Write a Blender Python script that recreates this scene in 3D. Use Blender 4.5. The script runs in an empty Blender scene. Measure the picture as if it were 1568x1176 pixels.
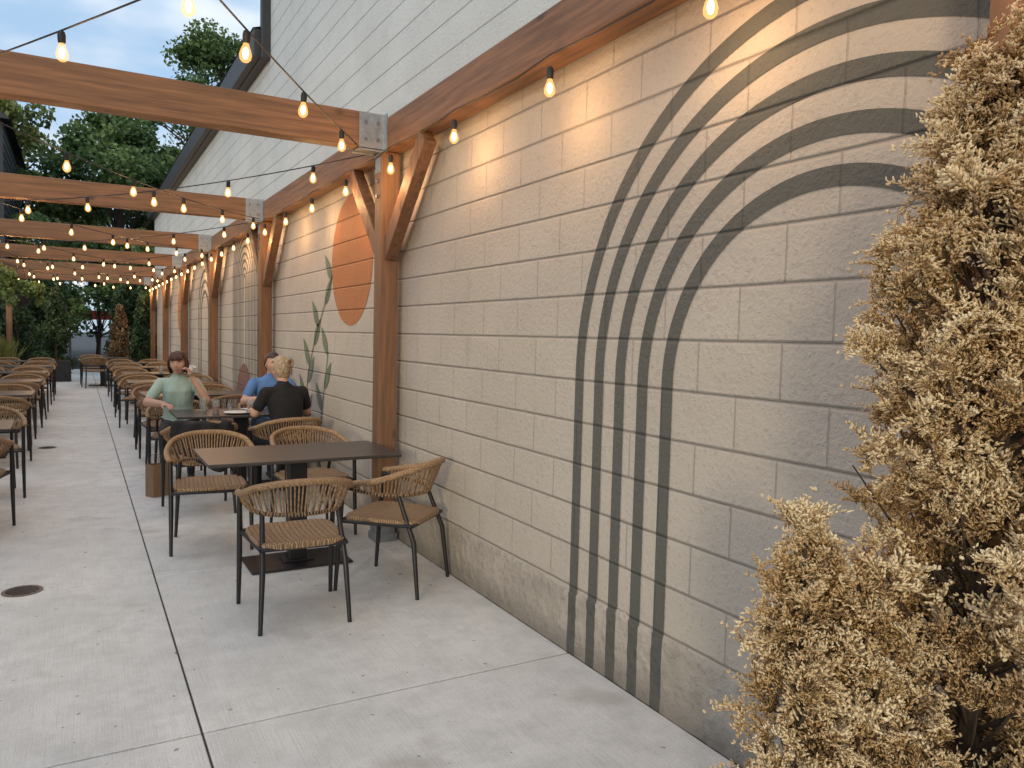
import bpy, math, random
import numpy as np
from mathutils import Vector, Matrix, noise as mnoise
random.seed(7); rng=np.random.default_rng(7)
S=bpy.context.scene
C=S.collection
def link(o,parent=None):
    C.objects.link(o)
    if parent: o.parent=parent
    return o
def empty(name,loc=(0,0,0),rz=0,parent=None):
    e=bpy.data.objects.new(name,None); e.empty_display_size=.1
    e.location=loc; e.rotation_euler=(0,0,rz); return link(e,parent)
# ---------------------------------------------------------------- node helpers
class NT:
    def __init__(s,name):
        s.m=bpy.data.materials.new(name); s.m.use_nodes=True
        s.t=s.m.node_tree; s.b=s.t.nodes['Principled BSDF']; s.out=s.t.nodes['Material Output']
    def n(s,typ,ins=None,**p):
        x=s.t.nodes.new(typ)
        for k,v in p.items(): setattr(x,k,v)
        if ins:
            for k,v in ins.items(): s.set(x,k,v)
        return x
    def set(s,x,k,v):
        i=x.inputs[k]
        if isinstance(v,bpy.types.NodeSocket): s.t.links.new(v,i)
        else: i.default_value=v
    def math(s,op,a,b=None,c=None):
        x=s.n('ShaderNodeMath',operation=op); s.set(x,0,a)
        if b is not None: s.set(x,1,b)
        if c is not None: s.set(x,2,c)
        return x.outputs[0]
    def mix(s,f,a,b,mode='MIX'):
        x=s.n('ShaderNodeMix',data_type='RGBA',blend_type=mode)
        s.set(x,0,f); s.set(x,6,a); s.set(x,7,b); return x.outputs[2]
    def rng(s,v,a,b,c=0.,d=1.,sm=False):
        x=s.n('ShaderNodeMapRange',interpolation_type='SMOOTHSTEP' if sm else 'LINEAR')
        for i,q in enumerate((v,a,b,c,d)): s.set(x,i,q)
        return x.outputs[0]
    def obj(s): return s.n('ShaderNodeTexCoord').outputs['Object']
    def mapped(s,v,scale=(1,1,1),loc=(0,0,0)):
        return s.n('ShaderNodeMapping',{'Vector':v,'Scale':scale,'Location':loc}).outputs[0]
    def noise(s,v,scale,detail=2,rough=.55):
        return s.n('ShaderNodeTexNoise',{'Vector':v,'Scale':scale,'Detail':detail,'Roughness':rough}).outputs[0]
    def bump(s,h,strength=.5,dist=.01):
        x=s.n('ShaderNodeBump',{'Height':h,'Strength':strength,'Distance':dist})
        s.t.links.new(x.outputs[0],s.b.inputs['Normal'])
    def base(s,c): s.set(s.b,'Base Color',c)
    def rough(s,r): s.set(s.b,'Roughness',r)
def c4(c): return (c[0],c[1],c[2],1)
def mul(c,k): return (c[0]*k,c[1]*k,c[2]*k,1)
def simple(name,col,rough=.6,var=.15,nscale=12,metal=0,bump=0,bs=60):
    n=NT(name); o=n.obj()
    f=n.noise(o,nscale)
    n.base(n.mix(f,mul(col,1-var),mul(col,1+var))); n.rough(rough); n.b.inputs['Metallic'].default_value=metal
    if bump: n.bump(n.noise(o,bs,2),bump,.004)
    return n.m
def wood(name,axis,col=(.205,.100,.048)):
    n=NT(name); o=n.obj()
    sc=[9,9,9]; sc[axis]=.55
    g=n.noise(n.mapped(o,sc),3.2,4,.65)
    sc2=[60,60,60]; sc2[axis]=1.2
    g2=n.noise(n.mapped(o,sc2),1.5,2,.6)
    ks=[4.2,4.2,4.2]; ks[axis]=2.3
    v=n.n('ShaderNodeTexVoronoi',{'Vector':n.mapped(o,ks),'Scale':1.0},feature='F1')
    k=n.rng(v.outputs['Distance'],.05,.13,1,0)
    ri=n.n('ShaderNodeObjectInfo').outputs['Random']
    c=n.mix(n.rng(g,.3,.7),mul(col,.55),mul(col,1.4))
    c=n.mix(n.math('MULTIPLY',n.rng(g2,.5,.75),.55),c,mul(col,.45))
    c=n.mix(n.math('MULTIPLY',k,.8),c,mul(col,.25))
    c=n.mix(n.math('MULTIPLY',ri,.3),c,mul((.25,.15,.085),.9))
    n.base(c); n.rough(.62); n.bump(g2,.4,.004)
    return n.m
def wallmat(name,col,upper=False):
    n=NT(name); o=n.obj()
    sp=n.n('ShaderNodeSeparateXYZ',{0:o}); z=sp.outputs[2]
    zz=n.math('SUBTRACT',z,.129)
    vec=n.n('ShaderNodeCombineXYZ',{0:sp.outputs[1],1:zz,2:0.}).outputs[0]
    n3=n.noise(o,5,3,.6)
    zw=n.math('ADD',zz,n.math('MULTIPLY',n.math('SUBTRACT',n3,.5),.004))
    br=n.n('ShaderNodeTexBrick',{'Vector':vec,'Color1':(.1,.1,.1,1),'Color2':(.9,.9,.9,1),'Mortar':(.5,.5,.5,1),'Scale':1.,'Mortar Size':.004,'Mortar Smooth':.3,'Bias':0.,'Brick Width':.406,'Row Height':.203})
    br.offset=.5
    fr=n.math('FRACT',n.math('DIVIDE',n.math('ADD',zw,2.03),.203))
    d=n.math('MULTIPLY',n.math('MINIMUM',fr,n.math('SUBTRACT',1.,fr)),.203)
    hl=n.rng(d,.001,.005,1,0,True)
    hw=n.rng(d,.0,.012,1,0,True)
    vl=br.outputs['Fac']
    n1=n.noise(o,1.1,2); n2=n.noise(o,42,2,.75)
    brk=n.rng(n1,.3,.6,.6,1)
    line=n.math('MULTIPLY',n.math('MAXIMUM',hl,n.math('MULTIPLY',vl,.0 if upper else .55)),brk)
    c=n.mix(n.rng(n1,.3,.7),mul(col,.92),mul(col,1.06))
    c=n.mix(n.math('MULTIPLY',n.n('ShaderNodeRGBToBW',{0:br.outputs['Color']}).outputs[0],.0 if upper else .16),c,mul(col,.80))
    c=n.mix(n.math('MULTIPLY',n.rng(n3,.52,.75),.28),c,mul(col,.76))
    c=n.mix(n.math('MULTIPLY',n.rng(n2,.58,.70),.34),c,mul(col,.55))
    c=n.mix(n.math('MULTIPLY',line,.62),c,mul(col,.32))
    n.base(c); n.rough(.72)
    h=n.math('MULTIPLY',n.math('ADD',hw,n.math('MULTIPLY',vl,.0 if upper else .8)),-1.)
    h=n.math('ADD',h,n.math('MULTIPLY',n2,.95)); h=n.math('ADD',h,n.math('MULTIPLY',n3,.7))
    n.bump(h,.9,.008)
    return n.m
def foundmat(name,col):
    n=NT(name); o=n.obj(); z=n.n('ShaderNodeSeparateXYZ',{0:o}).outputs[2]
    a=n.noise(o,4,3,.6); b=n.noise(o,24,3,.7)
    c=n.mix(n.rng(a,.3,.7),mul(col,.72),mul(col,1.05)); c=n.mix(n.math('MULTIPLY',n.rng(b,.5,.70),.45),c,mul(col,.42))
    gr=n.math('MULTIPLY',n.rng(z,0.,.18,1,0,True),n.rng(a,.3,.62,.4,1))
    c=n.mix(n.math('MULTIPLY',gr,.72),c,(.10,.093,.082,1)); n.base(c); n.rough(.85); n.bump(n.math('ADD',a,b),1.,.016); return n.m
# ---------------------------------------------------------------- mesh helpers
class MB:
    def __init__(s): s.v=[];s.f=[];s.m=[]
    def add(s,vs,fs,m=0):
        b=len(s.v); s.v+= [tuple(v) for v in vs]; s.f+=[tuple(i+b for i in f) for f in fs]; s.m+=[m]*len(fs)
    def box(s,c,d,m=0,R=None):
        vs=[]
        for x in(-.5,.5):
            for y in(-.5,.5):
                for z in(-.5,.5):
                    p=Vector((x*d[0],y*d[1],z*d[2]))
                    if R is not None: p=R@p
                    vs.append(p+Vector(c))
        s.add(vs,[(0,1,3,2),(4,6,7,5),(0,4,5,1),(2,3,7,6),(0,2,6,4),(1,5,7,3)],m)
    def tube(s,pts,rad,n=8,m=0,flat=None,closed=False):
        pts=[Vector(p) for p in pts]; k=len(pts)
        if not hasattr(rad,'__len__'): rad=[rad]*k
        T=[]
        for i in range(k):
            if closed: t=pts[(i+1)%k]-pts[i-1]
            else: t=pts[min(i+1,k-1)]-pts[max(i-1,0)]
            T.append(t.normalized())
        a=Vector((0,0,1)) if abs(T[0].z)<.9 else Vector((1,0,0))
        u=(a-T[0]*a.dot(T[0])).normalized(); vs=[]
        for i in range(k):
            u=(u-T[i]*u.dot(T[i])).normalized(); w=T[i].cross(u)
            r=rad[i]; ru,rw=(r if hasattr(r,'__len__') else (r,r))
            for j in range(n):
                an=2*math.pi*j/n; vs.append(pts[i]+u*math.cos(an)*ru+w*math.sin(an)*rw)
        fs=[]
        for i in range(k if closed else k-1):
            for j in range(n):
                a0=i*n+j;b0=i*n+(j+1)%n;i2=(i+1)%k
                fs.append((a0,b0,i2*n+(j+1)%n,i2*n+j))
        if not closed:
            fs.append(tuple(range(n))[::-1]); fs.append(tuple((k-1)*n+j for j in range(n)))
        s.add(vs,fs,m)
    def lathe(s,prof,c=(0,0,0),n=16,m=0):
        vs=[];fs=[]
        for (r,z) in prof:
            for j in range(n):
                an=2*math.pi*j/n; vs.append((c[0]+r*math.cos(an),c[1]+r*math.sin(an),c[2]+z))
        k=len(prof)
        for i in range(k-1):
            for j in range(n): fs.append((i*n+j,i*n+(j+1)%n,(i+1)*n+(j+1)%n,(i+1)*n+j))
        fs.append(tuple(range(n))[::-1]); fs.append(tuple((k-1)*n+j for j in range(n)))
        s.add(vs,fs,m)
    def ell(s,c,r,m=0,nu=16,nv=10,R=None):
        vs=[];fs=[]
        for i in range(nv+1):
            ph=math.pi*(i+.001)/(nv+.002)
            for j in range(nu):
                th=2*math.pi*j/nu
                p=Vector((r[0]*math.sin(ph)*math.cos(th),r[1]*math.sin(ph)*math.sin(th),r[2]*math.cos(ph)))
                if R is not None: p=R@p
                vs.append(p+Vector(c))
        for i in range(nv):
            for j in range(nu): fs.append((i*nu+j,(i+1)*nu+j,(i+1)*nu+(j+1)%nu,i*nu+(j+1)%nu))
        s.add(vs,fs,m)
    def mesh(s,name,mats,smooth=True,ang=40):
        me=bpy.data.meshes.new(name); me.from_pydata(s.v,[],s.f)
        for m in mats: me.materials.append(m)
        me.polygons.foreach_set('material_index',s.m); me.validate(); me.update()
        if smooth:
            me.shade_smooth(); me.set_sharp_from_angle(angle=math.radians(ang))
        return me
    def obj(s,name,mats,parent=None,smooth=True,bevel=0,ang=40):
        o=bpy.data.objects.new(name,s.mesh(name,mats,smooth,ang)); link(o,parent)
        if bevel:
            b=o.modifiers.new('b','BEVEL'); b.width=bevel; b.segments=2; b.limit_method='ANGLE'
        return o
def inst(name,me,loc,rz=0,parent=None):
    o=bpy.data.objects.new(name,me); o.location=loc; o.rotation_euler=(0,0,rz); return link(o,parent)
def npmesh(name,V,F,tone=None,mats=()):
    me=bpy.data.meshes.new(name); k=F.shape[1]
    me.vertices.add(len(V)); me.vertices.foreach_set('co',V.astype(np.float32).ravel())
    me.loops.add(F.size); me.loops.foreach_set('vertex_index',F.astype(np.int32).ravel())
    me.polygons.add(len(F)); me.polygons.foreach_set('loop_start',(np.arange(len(F))*k).astype(np.int32))
    me.update(calc_edges=True)
    if tone is not None:
        a=me.attributes.new('tone','FLOAT','POINT'); a.data.foreach_set('value',tone.astype(np.float32))
    for m in mats: me.materials.append(m)
    return me
def frames(D,rng):
    D=D/np.linalg.norm(D,axis=1,keepdims=True)
    A=rng.normal(size=D.shape); U=np.cross(D,A); U/=np.linalg.norm(U,axis=1,keepdims=True)
    W=np.cross(D,U); return np.stack([U,W,D],axis=2)
# ---------------------------------------------------------------- materials
WC=(.51,.455,.38)
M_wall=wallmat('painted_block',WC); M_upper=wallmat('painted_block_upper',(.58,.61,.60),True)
SC=(.108,.110,.094)
M_stripe=wallmat('mural_grey',SC); M_orange=wallmat('mural_orange',(.44,.175,.065))
M_sage=wallmat('mural_sage',(.16,.20,.13)); M_rust=wallmat('mural_rust',(.21,.11,.085))
M_found=foundmat('parged_base',(.46,.41,.345)); M_foundS=foundmat('parged_base_striped',SC)
M_wx=wood('timber_x',0); M_wy=wood('timber_y',1); M_wz=wood('timber_z',2)
M_dark=simple('charcoal_metal',(.03,.033,.038),.55,.3,4)
M_galv=simple('galvanised_steel',(.33,.36,.39),.45,.3,25,.8,.15)
M_bolt=simple('bolt_steel',(.25,.26,.28),.4,.2,30,.9)
M_black=simple('black_powdercoat',(.012,.012,.014),.42,.2,30)
M_cable=simple('black_cable',(.012,.012,.012),.6,.1)
M_planter=simple('planter_black',(.02,.021,.024),.6,.3,6)
def rope_mat():
    n=NT('woven_rope'); o=n.obj()
    w=n.n('ShaderNodeTexWave',{'Vector':o,'Scale':28.,'Distortion':1.2,'Detail':1.},wave_type='BANDS',bands_direction='DIAGONAL')
    f=n.noise(o,90,2); c=n.mix(n.rng(f,.3,.7),(.235,.14,.07,1),(.42,.275,.15,1))
    c=n.mix(n.rng(w.outputs[1],.0,.35,.5,0),c,(.10,.06,.03,1))
    n.base(c); n.rough(.8); n.bump(w.outputs[1],.5,.003); return n.m
M_rope=rope_mat()
def seat_mat():
    n=NT('woven_seat'); o=n.obj(); sp=n.n('ShaderNodeSeparateXYZ',{0:o})
    x=sp.outputs[0]; y=sp.outputs[1]
    band=n.math('PINGPONG',x,.028)
    a=n.math('ADD',y,band)
    w=n.math('ABSOLUTE',n.math('SINE',n.math('MULTIPLY',a,math.pi/.0155)))
    seam=n.rng(n.math('MINIMUM',band,n.math('SUBTRACT',.028,band)),0,.003,0,1)
    h=n.math('MULTIPLY',w,seam)
    f=n.noise(o,80,2)
    c=n.mix(n.rng(f,.3,.7),(.28,.17,.09,1),(.48,.33,.19,1))
    c=n.mix(n.rng(h,0,.55,1,0),c,(.05,.03,.015,1))
    n.base(c); n.rough(.8); n.bump(h,.8,.006); return n.m
M_seat=seat_mat()
def table_mat():
    n=NT('table_top'); o=n.obj()
    g=n.noise(n.mapped(o,(2,30,30)),2,4,.6)
    n.base(n.mix(n.rng(g,.3,.7),(.030,.027,.027,1),(.070,.061,.058,1))); n.rough(.36); n.bump(g,.12,.002); return n.m
M_table=table_mat()
def conc_mat():
    n=NT('broomed_concrete'); o=n.obj()
    a=n.noise(o,.9,3,.6); b=n.noise(o,5,5,.75); s=n.noise(o,150,2,.7); br=n.noise(n.mapped(o,(160,3,1)),1.,1,.6)
    c=n.mix(n.rng(a,.3,.7),(.60,.60,.575,1),(.76,.755,.725,1))
    c=n.mix(n.math('MULTIPLY',n.rng(b,.40,.70),.75),c,(.49,.49,.465,1))
    c=n.mix(n.math('MULTIPLY',n.rng(s,.50,.72),.5),c,(.32,.315,.30,1))
    c=n.mix(n.math('MULTIPLY',n.rng(br,.5,.8),.35),c,(.44,.435,.41,1))
    st=n.noise(n.mapped(o,(1,1,1),(4,2,0)),2.3,3,.5)
    c=n.mix(n.math('MULTIPLY',n.rng(st,.60,.74,0,1,True),.5),c,(.38,.355,.31,1))
    sp=n.rng(n.noise(o,22,1,.5),.745,.775)
    c=n.mix(n.math('MULTIPLY',sp,.7),c,(.15,.14,.13,1))
    n.base(c); n.rough(.78)
    n.bump(n.math('ADD',n.math('MULTIPLY',br,.6),n.math('ADD',n.math('MULTIPLY',s,.6),b)),.5,.004); return n.m
M_conc=conc_mat()
M_ground=simple('ground_asphalt',(.06,.06,.058),.9,.3,2)
M_joint=simple('joint_dirt',(.07,.065,.055),.95,.3,20)
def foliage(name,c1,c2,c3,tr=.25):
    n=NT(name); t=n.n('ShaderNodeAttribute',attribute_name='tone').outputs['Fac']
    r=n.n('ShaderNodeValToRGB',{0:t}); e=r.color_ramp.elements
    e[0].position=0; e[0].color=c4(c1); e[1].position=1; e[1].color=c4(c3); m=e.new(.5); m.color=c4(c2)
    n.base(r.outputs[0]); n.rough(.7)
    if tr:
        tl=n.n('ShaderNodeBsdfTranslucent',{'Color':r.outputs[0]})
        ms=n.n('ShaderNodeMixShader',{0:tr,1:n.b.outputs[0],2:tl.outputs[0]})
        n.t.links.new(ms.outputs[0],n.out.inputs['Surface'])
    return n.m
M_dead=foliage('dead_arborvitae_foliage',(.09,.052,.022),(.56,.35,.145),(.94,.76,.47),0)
M_green=foliage('tree_leaves',(.045,.085,.026),(.10,.17,.05),(.19,.27,.09),.2)
M_yel=foliage('tree_leaves_light',(.07,.10,.028),(.17,.21,.055),(.33,.33,.10),.2)
M_hedge=foliage('arborvitae_green',(.014,.033,.013),(.032,.068,.024),(.065,.12,.04),0)
M_bark=simple('bark',(.07,.05,.033),.9,.4,20,0,.5,30)
# ---------------------------------------------------------------- ground + patio
g=MB(); g.add([(-150,-150,-.03),(150,-150,-.03),(150,250,-.03),(-150,250,-.03)],[(0,1,2,3)]); g.obj('ground',[M_ground],smooth=False)
p=MB(); ys=[-4,-1.1,.95,3.05,5.17,8.3,10.4,13.5,15.6,18.7,20.8,23.9,26.0,29.1,32]
xs=[-3.3,.40,2.098]
for i in range(len(ys)-1):
    for j in range(2):
        x0,x1=xs[j]+.0045,xs[j+1]-(.0045 if j==0 else .01); y0,y1=ys[i]+.0045,ys[i+1]-.0045
        p.box(((x0+x1)/2,(y0+y1)/2,-.01),(x1-x0,y1-y0,.02))
patio=p.obj('concrete_patio',[M_conc],smooth=False,bevel=.004)
d=MB(); d.add([(-3.3,-4,-.012),(2.098,-4,-.012),(2.098,32,-.012),(-3.3,32,-.012)],[(0,1,2,3)]); d.obj('joint_sand',[M_joint],parent=patio,smooth=False)
def drain(x,y,r):
    m=MB(); m.lathe([(r,.0),(r,.004),(r*.93,.006),(r*.88,.004),(.001,.004)],(x,y,0),40,0)
    for k in range(-3,4):
        w=math.sqrt(max(0,(r*.8)**2-(k*r*.22)**2))
        m.box((x,y+k*r*.22,.0055),(2*w,r*.09,.003),1)
    m.obj('floor_drain',[simple('drain_bronze',(.15,.12,.10),.5,.4,40,.5),M_black])
drain(-.30,5.2,.105); drain(-.36,11.3,.105)
# ---------------------------------------------------------------- building
bld=empty('block_building')
W=2.10
b=MB(); b.box((W+.1,11.25,1.525),(.2,30.5,3.05)); b.obj('wall',[M_wall],bld,smooth=False)
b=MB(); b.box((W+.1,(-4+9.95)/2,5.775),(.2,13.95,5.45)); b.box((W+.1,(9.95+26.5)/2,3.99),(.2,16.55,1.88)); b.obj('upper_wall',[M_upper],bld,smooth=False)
b=MB(); b.box((W-.02,(10.0+26.7)/2,5.10),(.34,16.7,.33)); b.box((W-.03,9.97,6.0),(.16,.10,2.2))
b.box((W+.0,(10.0+26.7)/2,4.925),(.22,16.6,.02)); b.obj('fascia',[M_dark],bld,smooth=False,bevel=.01)
b=MB(); b.add([(W-.2,10,5.27),(W-.2,26.7,5.27),(W+6,26.7,7.3),(W+6,10,7.3)],[(0,1,2,3)]); b.box((W+3.2,26.4,2.4),(6,.2,4.8),1)
b.obj('roof',[M_dark,M_upper],bld,smooth=False)
# rough parged base: real relief with a ragged top lip; mural legs continue over it
edges=[]
for k in range(5):
    ro=1.39-.1575*k; ri=ro-.068
    edges+=[(1.68+ri,1.68+ro),(1.68-ro,1.68-ri)]
yl=set(np.round(np.arange(-1,9,.018),4))|set(np.round(np.arange(9,26.5,.12),4))
for a,c in edges: yl|={round(a,4),round(c,4)}
yl=sorted(yl); NR=20; vs=[]; fs=[]; ms=[]
for y in yl:
    top=.318+.030*mnoise.noise((y*1.7,3.1,0))+.016*mnoise.noise((y*7,1.3,0))+.010*mnoise.noise((y*23,8.3,0))
    for r in range(NR+1):
        u=r/NR; z=top*u; pr=.0085+.004*mnoise.noise((y*5,z*7,2.2))+.003*mnoise.noise((y*19,z*22,5.2))
        if u>.97: pr=0
        vs.append((W-.001-(0 if u>.97 else max(pr,.0045)),y,z))
for i in range(len(yl)-1):
    ym=(yl[i]+yl[i+1])/2; mi=1 if any(a<ym<c for a,c in edges) else 0
    for r in range(NR): fs.append((i*(NR+1)+r,(i+1)*(NR+1)+r,(i+1)*(NR+1)+r+1,i*(NR+1)+r+1)); ms.append(mi)
b=MB(); b.add(vs,fs); b.m=ms; b.obj('parged_base',[M_found,M_foundS],bld,ang=180)
# murals
X0=W-.003
def sheet(name,polys,mat,dx=0):
    m=MB()
    for (pts,fs) in polys: m.add([(X0-dx,y,z) for (y,z) in pts],fs)
    return m.obj(name,[mat],mural,smooth=False)
mural=empty('wall_mural')
def band(yc,zs,ro,ri,zb=0.004,n=64):
    pts=[(yc+ro,zb),(yc+ri,zb)]
    for i in range(n+1):
        a=math.pi*i/n; pts.append((yc+ro*math.cos(a),zs+ro*math.sin(a))); pts.append((yc+ri*math.cos(a),zs+ri*math.sin(a)))
    pts+= [(yc-ro,zb),(yc-ri,zb)]
    return (pts,[(2*i,2*i+1,2*i+3,2*i+2) for i in range(len(pts)//2-1)])
sheet('arch_stripes',[band(1.68,1.36,1.39-.1575*k,1.39-.1575*k-.068,.25) for k in range(5)],M_stripe)
def disc(y,z,ry,rz,n=72,a0=0,a1=2*math.pi):
    pts=[(y,z)]+[(y+ry*math.cos(a0+(a1-a0)*i/n),z+rz*math.sin(a0+(a1-a0)*i/n)) for i in range(n+1)]
    return (pts,[(0,i+1,i+2) for i in range(n)])
sheet('sun_disc',[disc(6.62,2.19,.58,.575)],M_orange)
def stem(pts,w0,w1):
    o=[];n=len(pts)
    for i,(y,z) in enumerate(pts):
        a=pts[max(i-1,0)];b2=pts[min(i+1,n-1)]; t=Vector((b2[0]-a[0],b2[1]-a[1])).normalized(); w=w0+(w1-w0)*i/(n-1)
        o+=[(y-t.y*w,z+t.x*w),(y+t.y*w,z-t.x*w)]
    return (o,[(2*i,2*i+1,2*i+3,2*i+2) for i in range(n-1)])
def leaf(y,z,ang,L,wd):
    n=12;o=[]
    for i in range(n+1):
        t=i/n; w=wd*math.sin(math.pi*t**.8)*(1-t*.15); cx=y+L*t*math.cos(ang); cz=z+L*t*math.sin(ang)
        o+=[(cx-math.sin(ang)*w,cz+math.cos(ang)*w),(cx+math.sin(ang)*w,cz-math.cos(ang)*w)]
    return (o,[(2*i,2*i+1,2*i+3,2*i+2) for i in range(n)])
fy=lambda t: 8.15-.85*t+.18*math.sin(t*4)
st=[(fy(t),.55+1.55*t) for t in [i/20 for i in range(21)]]
pl=[stem(st,.013,.007)]
for i,t in enumerate([.04,.16,.30,.42,.56,.68,.82,.97]):
    sd=1 if i%2 else -1
    pl.append(leaf(fy(t),.55+1.55*t,math.pi/2-sd*.75,.42-.08*t,.075-.012*t))
st2=[(7.55-.25*t,.62+.75*t) for t in [i/8 for i in range(9)]]; pl.append(stem(st2,.012,.007))
for t,sd in ((.2,1),(.5,-1),(.95,1)): pl.append(leaf(7.55-.25*t,.62+.75*t,math.pi/2-sd*.7,.36,.065))
sheet('leaf_branch',pl,M_sage,.003)
lines=[]
for k in range(9):
    lines.append(band(11.6,2.25,.95-.105*k,.95-.105*k-.035,.5,32))
sheet('line_arches',lines,M_stripe); sheet('rust_hill',[disc(11.6,.45,.62,.62,30,0,math.pi)],M_rust,.003)
sheet('far_arches',[band(15.6,1.8,.9-.2*k,.9-.2*k-.07,.3,32) for k in range(3)],M_stripe)
sheet('far_disc',[disc(19.6,2.0,.55,.55)],M_orange); sheet('far_leaf',[stem([(18.7,.5),(18.8,1.5),(18.6,2.5)],.012,.006)]+[leaf(18.7,.8+.3*k,1.57+(.6 if k%2 else -.6),.35,.06) for k in range(6)],M_sage,.003)
# ---------------------------------------------------------------- pergola
per=empty('pergola')
PY=[1.02,5.42,9.65,13.75,17.85,21.9,25.9]; PX=1.985; LX=-1.70; BZ0,BZ1=2.875,3.12; BX0,BX1=1.938,2.075
def bx(name,lo,hi,mat,bev=.006):
    m=MB(); m.box([(a+c)/2 for a,c in zip(lo,hi)],[c-a for a,c in zip(lo,hi)]); return m.obj(name,[mat],per,smooth=False,bevel=bev)
def segbeam(name,x0,x1,z0,z1):
    for i in range(len(PY)):
        ya=-4 if i==0 else PY[i-1]+.002; yb=PY[i]-.002
        bx(name,(x0,ya,z0),(x1,yb,z1),M_wy)
segbeam('wall_beam',BX0,BX1,2.868,3.095); segbeam('outer_beam',LX-.07,LX+.07,2.868,3.095)
for i,y in enumerate(PY):
    bx('cross_beam',(LX+.072,y-.07,BZ0),(BX0-.004,y+.07,BZ1),M_wx)
    for X in (PX,LX):
        bx('post',(X-.07,y-.07,.06),(X+.07,y+.07,2.866),M_wz)
        m=MB(); m.box((X,y,.03),(.17,.17,.055)); 
        for s in(-1,1): m.box((X,y+s*.0745,.085),(.13,.006,.16)); 
        m.box((X-.0745,y,.085),(.006,.13,.16))
        m.obj('post_base',[M_galv],per,smooth=False,bevel=.003)
        for s in (-1,1):
            if i==0: continue
            m=MB(); a=Vector((X,y+s*.06,2.14)); c=Vector((X,y+s*.74,2.83)); dd=(c-a); L=dd.length
            ang=math.atan2(dd.y,dd.z); R=Matrix.Rotation(-ang,3,'X')
            m.box((a+c)/2,(.088,.13,L+.02),0,R); m.obj('knee_brace',[M_wz],per,smooth=False,bevel=.005)
    m=MB(); 
    for s in(-1,1): m.box((BX0-.10,y+s*.0745,2.985),(.19,.006,.265),0)
    m.box((BX0-.10,y,2.868),(.19,.155,.006),0); m.box((BX0-.006,y,2.985),(.008,.26,.265),0)
    m.box((BX0-.024,y,2.79),(.007,.1,.14),0)
    for s in(-1,1):
        for (bxx,bz) in ((1.79,2.93),(1.79,3.05),(1.88,2.93),(1.88,3.05)):
            m.tube([(bxx,y+s*.077,bz),(bxx,y+s*.090,bz)],.013,8,1)
    for bz in (2.66,2.55): m.tube([(PX-.07,y,bz),(PX-.085,y,bz)],.015,8,1)
    m.obj('beam_hanger',[M_galv,M_bolt],per,smooth=False)
# ---------------------------------------------------------------- string lights
def emis(name,col,st,tr):
    n=NT(name); e=n.n('ShaderNodeEmission',{'Color':c4(col),'Strength':st}); t=n.n('ShaderNodeBsdfTransparent')
    ms=n.n('ShaderNodeMixShader',{0:tr,1:e.outputs[0],2:t.outputs[0]}); n.t.links.new(ms.outputs[0],n.out.inputs['Surface'])
    try: n.m.cycles.emission_sampling='NONE'
    except Exception: pass
    return n.m
M_glass=emis('bulb_glass',(1,.50,.15),2.0,.6); M_core=emis('bulb_filament',(1,.74,.38),22,.4)
bm=MB(); bm.lathe([(.006,0),(.014,-.006),(.017,-.02),(.016,-.05),(.013,-.056)],n=12,m=0)
bm.lathe([(.012,-.057),(.014,-.066),(.022,-.086),(.0265,-.104),(.024,-.121),(.014,-.133),(.003,-.137)],n=14,m=1)
bm.ell((0,0,-.097),(.012,.012,.025),2,10,8)
BULB=bm.mesh('bulb',[M_cable,M_glass,M_core])
nl=0
def lamp(loc,par,P,rad=.022):
    global nl
    if loc[1]<-1.2: return
    l=bpy.data.lights.new('bulb_light','POINT'); l.energy=P; l.color=(1,.55,.23); l.shadow_soft_size=rad
    o=bpy.data.objects.new('bulb_light',l); o.location=loc; link(o,par); nl+=1
def string(a,c,sag,first,step,P=2.6,name='string_lights'):
    e=empty(name); a=Vector(a);c=Vector(c);L=(c-a).length
    f=lambda t: a.lerp(c,t)-Vector((0,0,sag*4*t*(1-t)))
    m=MB(); m.tube([f(i/24) for i in range(25)],.0045,6); m.obj('cable',[M_cable],e)
    s=first; k=0
    while s<L-.12:
        q=f(s/L); o=inst('bulb',BULB,q,random.random()*6,e); o.rotation_euler=(random.uniform(-.06,.06),random.uniform(-.06,.06),0)
        k+=1
        if q.y<9: 
            if q.x>-.6: lamp(q+Vector((0,0,-.15)),e,P)
        elif k%3==0: lamp(q+Vector((0,0,-.15)),e,P*3)
        s+=step
e=empty('string_lights')
m=MB()
pts=[]
y=-2.1; BXB=1.895
while y<26:
    pts+= [(BXB,y,2.845),(BXB+.01,y+.34,2.83),(BXB+.01,y+.68,2.835)]; y+=1.03
m.tube(pts,.0045,6); m.obj('cable',[M_cable],e)
for kk in range(28):
    yy=-2.1+1.03*kk
    if yy>25.8: break
    inst('bulb',BULB,(BXB,yy,2.79),0,e)
    if yy<10: lamp((BXB-.05,yy,2.60),e,4.4,.04)
    elif kk%2: lamp((BXB-.05,yy,2.60),e,7,.04)
T=2.95
string((-1.70,-.55,3.02),(1.885,5.62,2.90),.13,.35,.86)
string((1.9,.25,3.0),(-1.7,7.25,2.97),.12,.55,.93)
for y in (3.6,7.9,12.0,16.0,20.0): string((-1.65,y,T),(1.88,y+5.9,2.88),.16,.4,.9)
for y in (5.6,9.8,13.85,17.9,20.5): string((1.88,y,2.88),(-1.65,y+5.2,T),.16,.5,.9)
e=empty('string_lights'); m=MB(); m.tube([(-1.6,3,2.84),(-1.6,26,2.84)],.0045,6); m.obj('cable',[M_cable],e)
for kk in range(20): 
    inst('bulb',BULB,(-1.6,6+kk*1.03,2.83),0,e)
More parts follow.
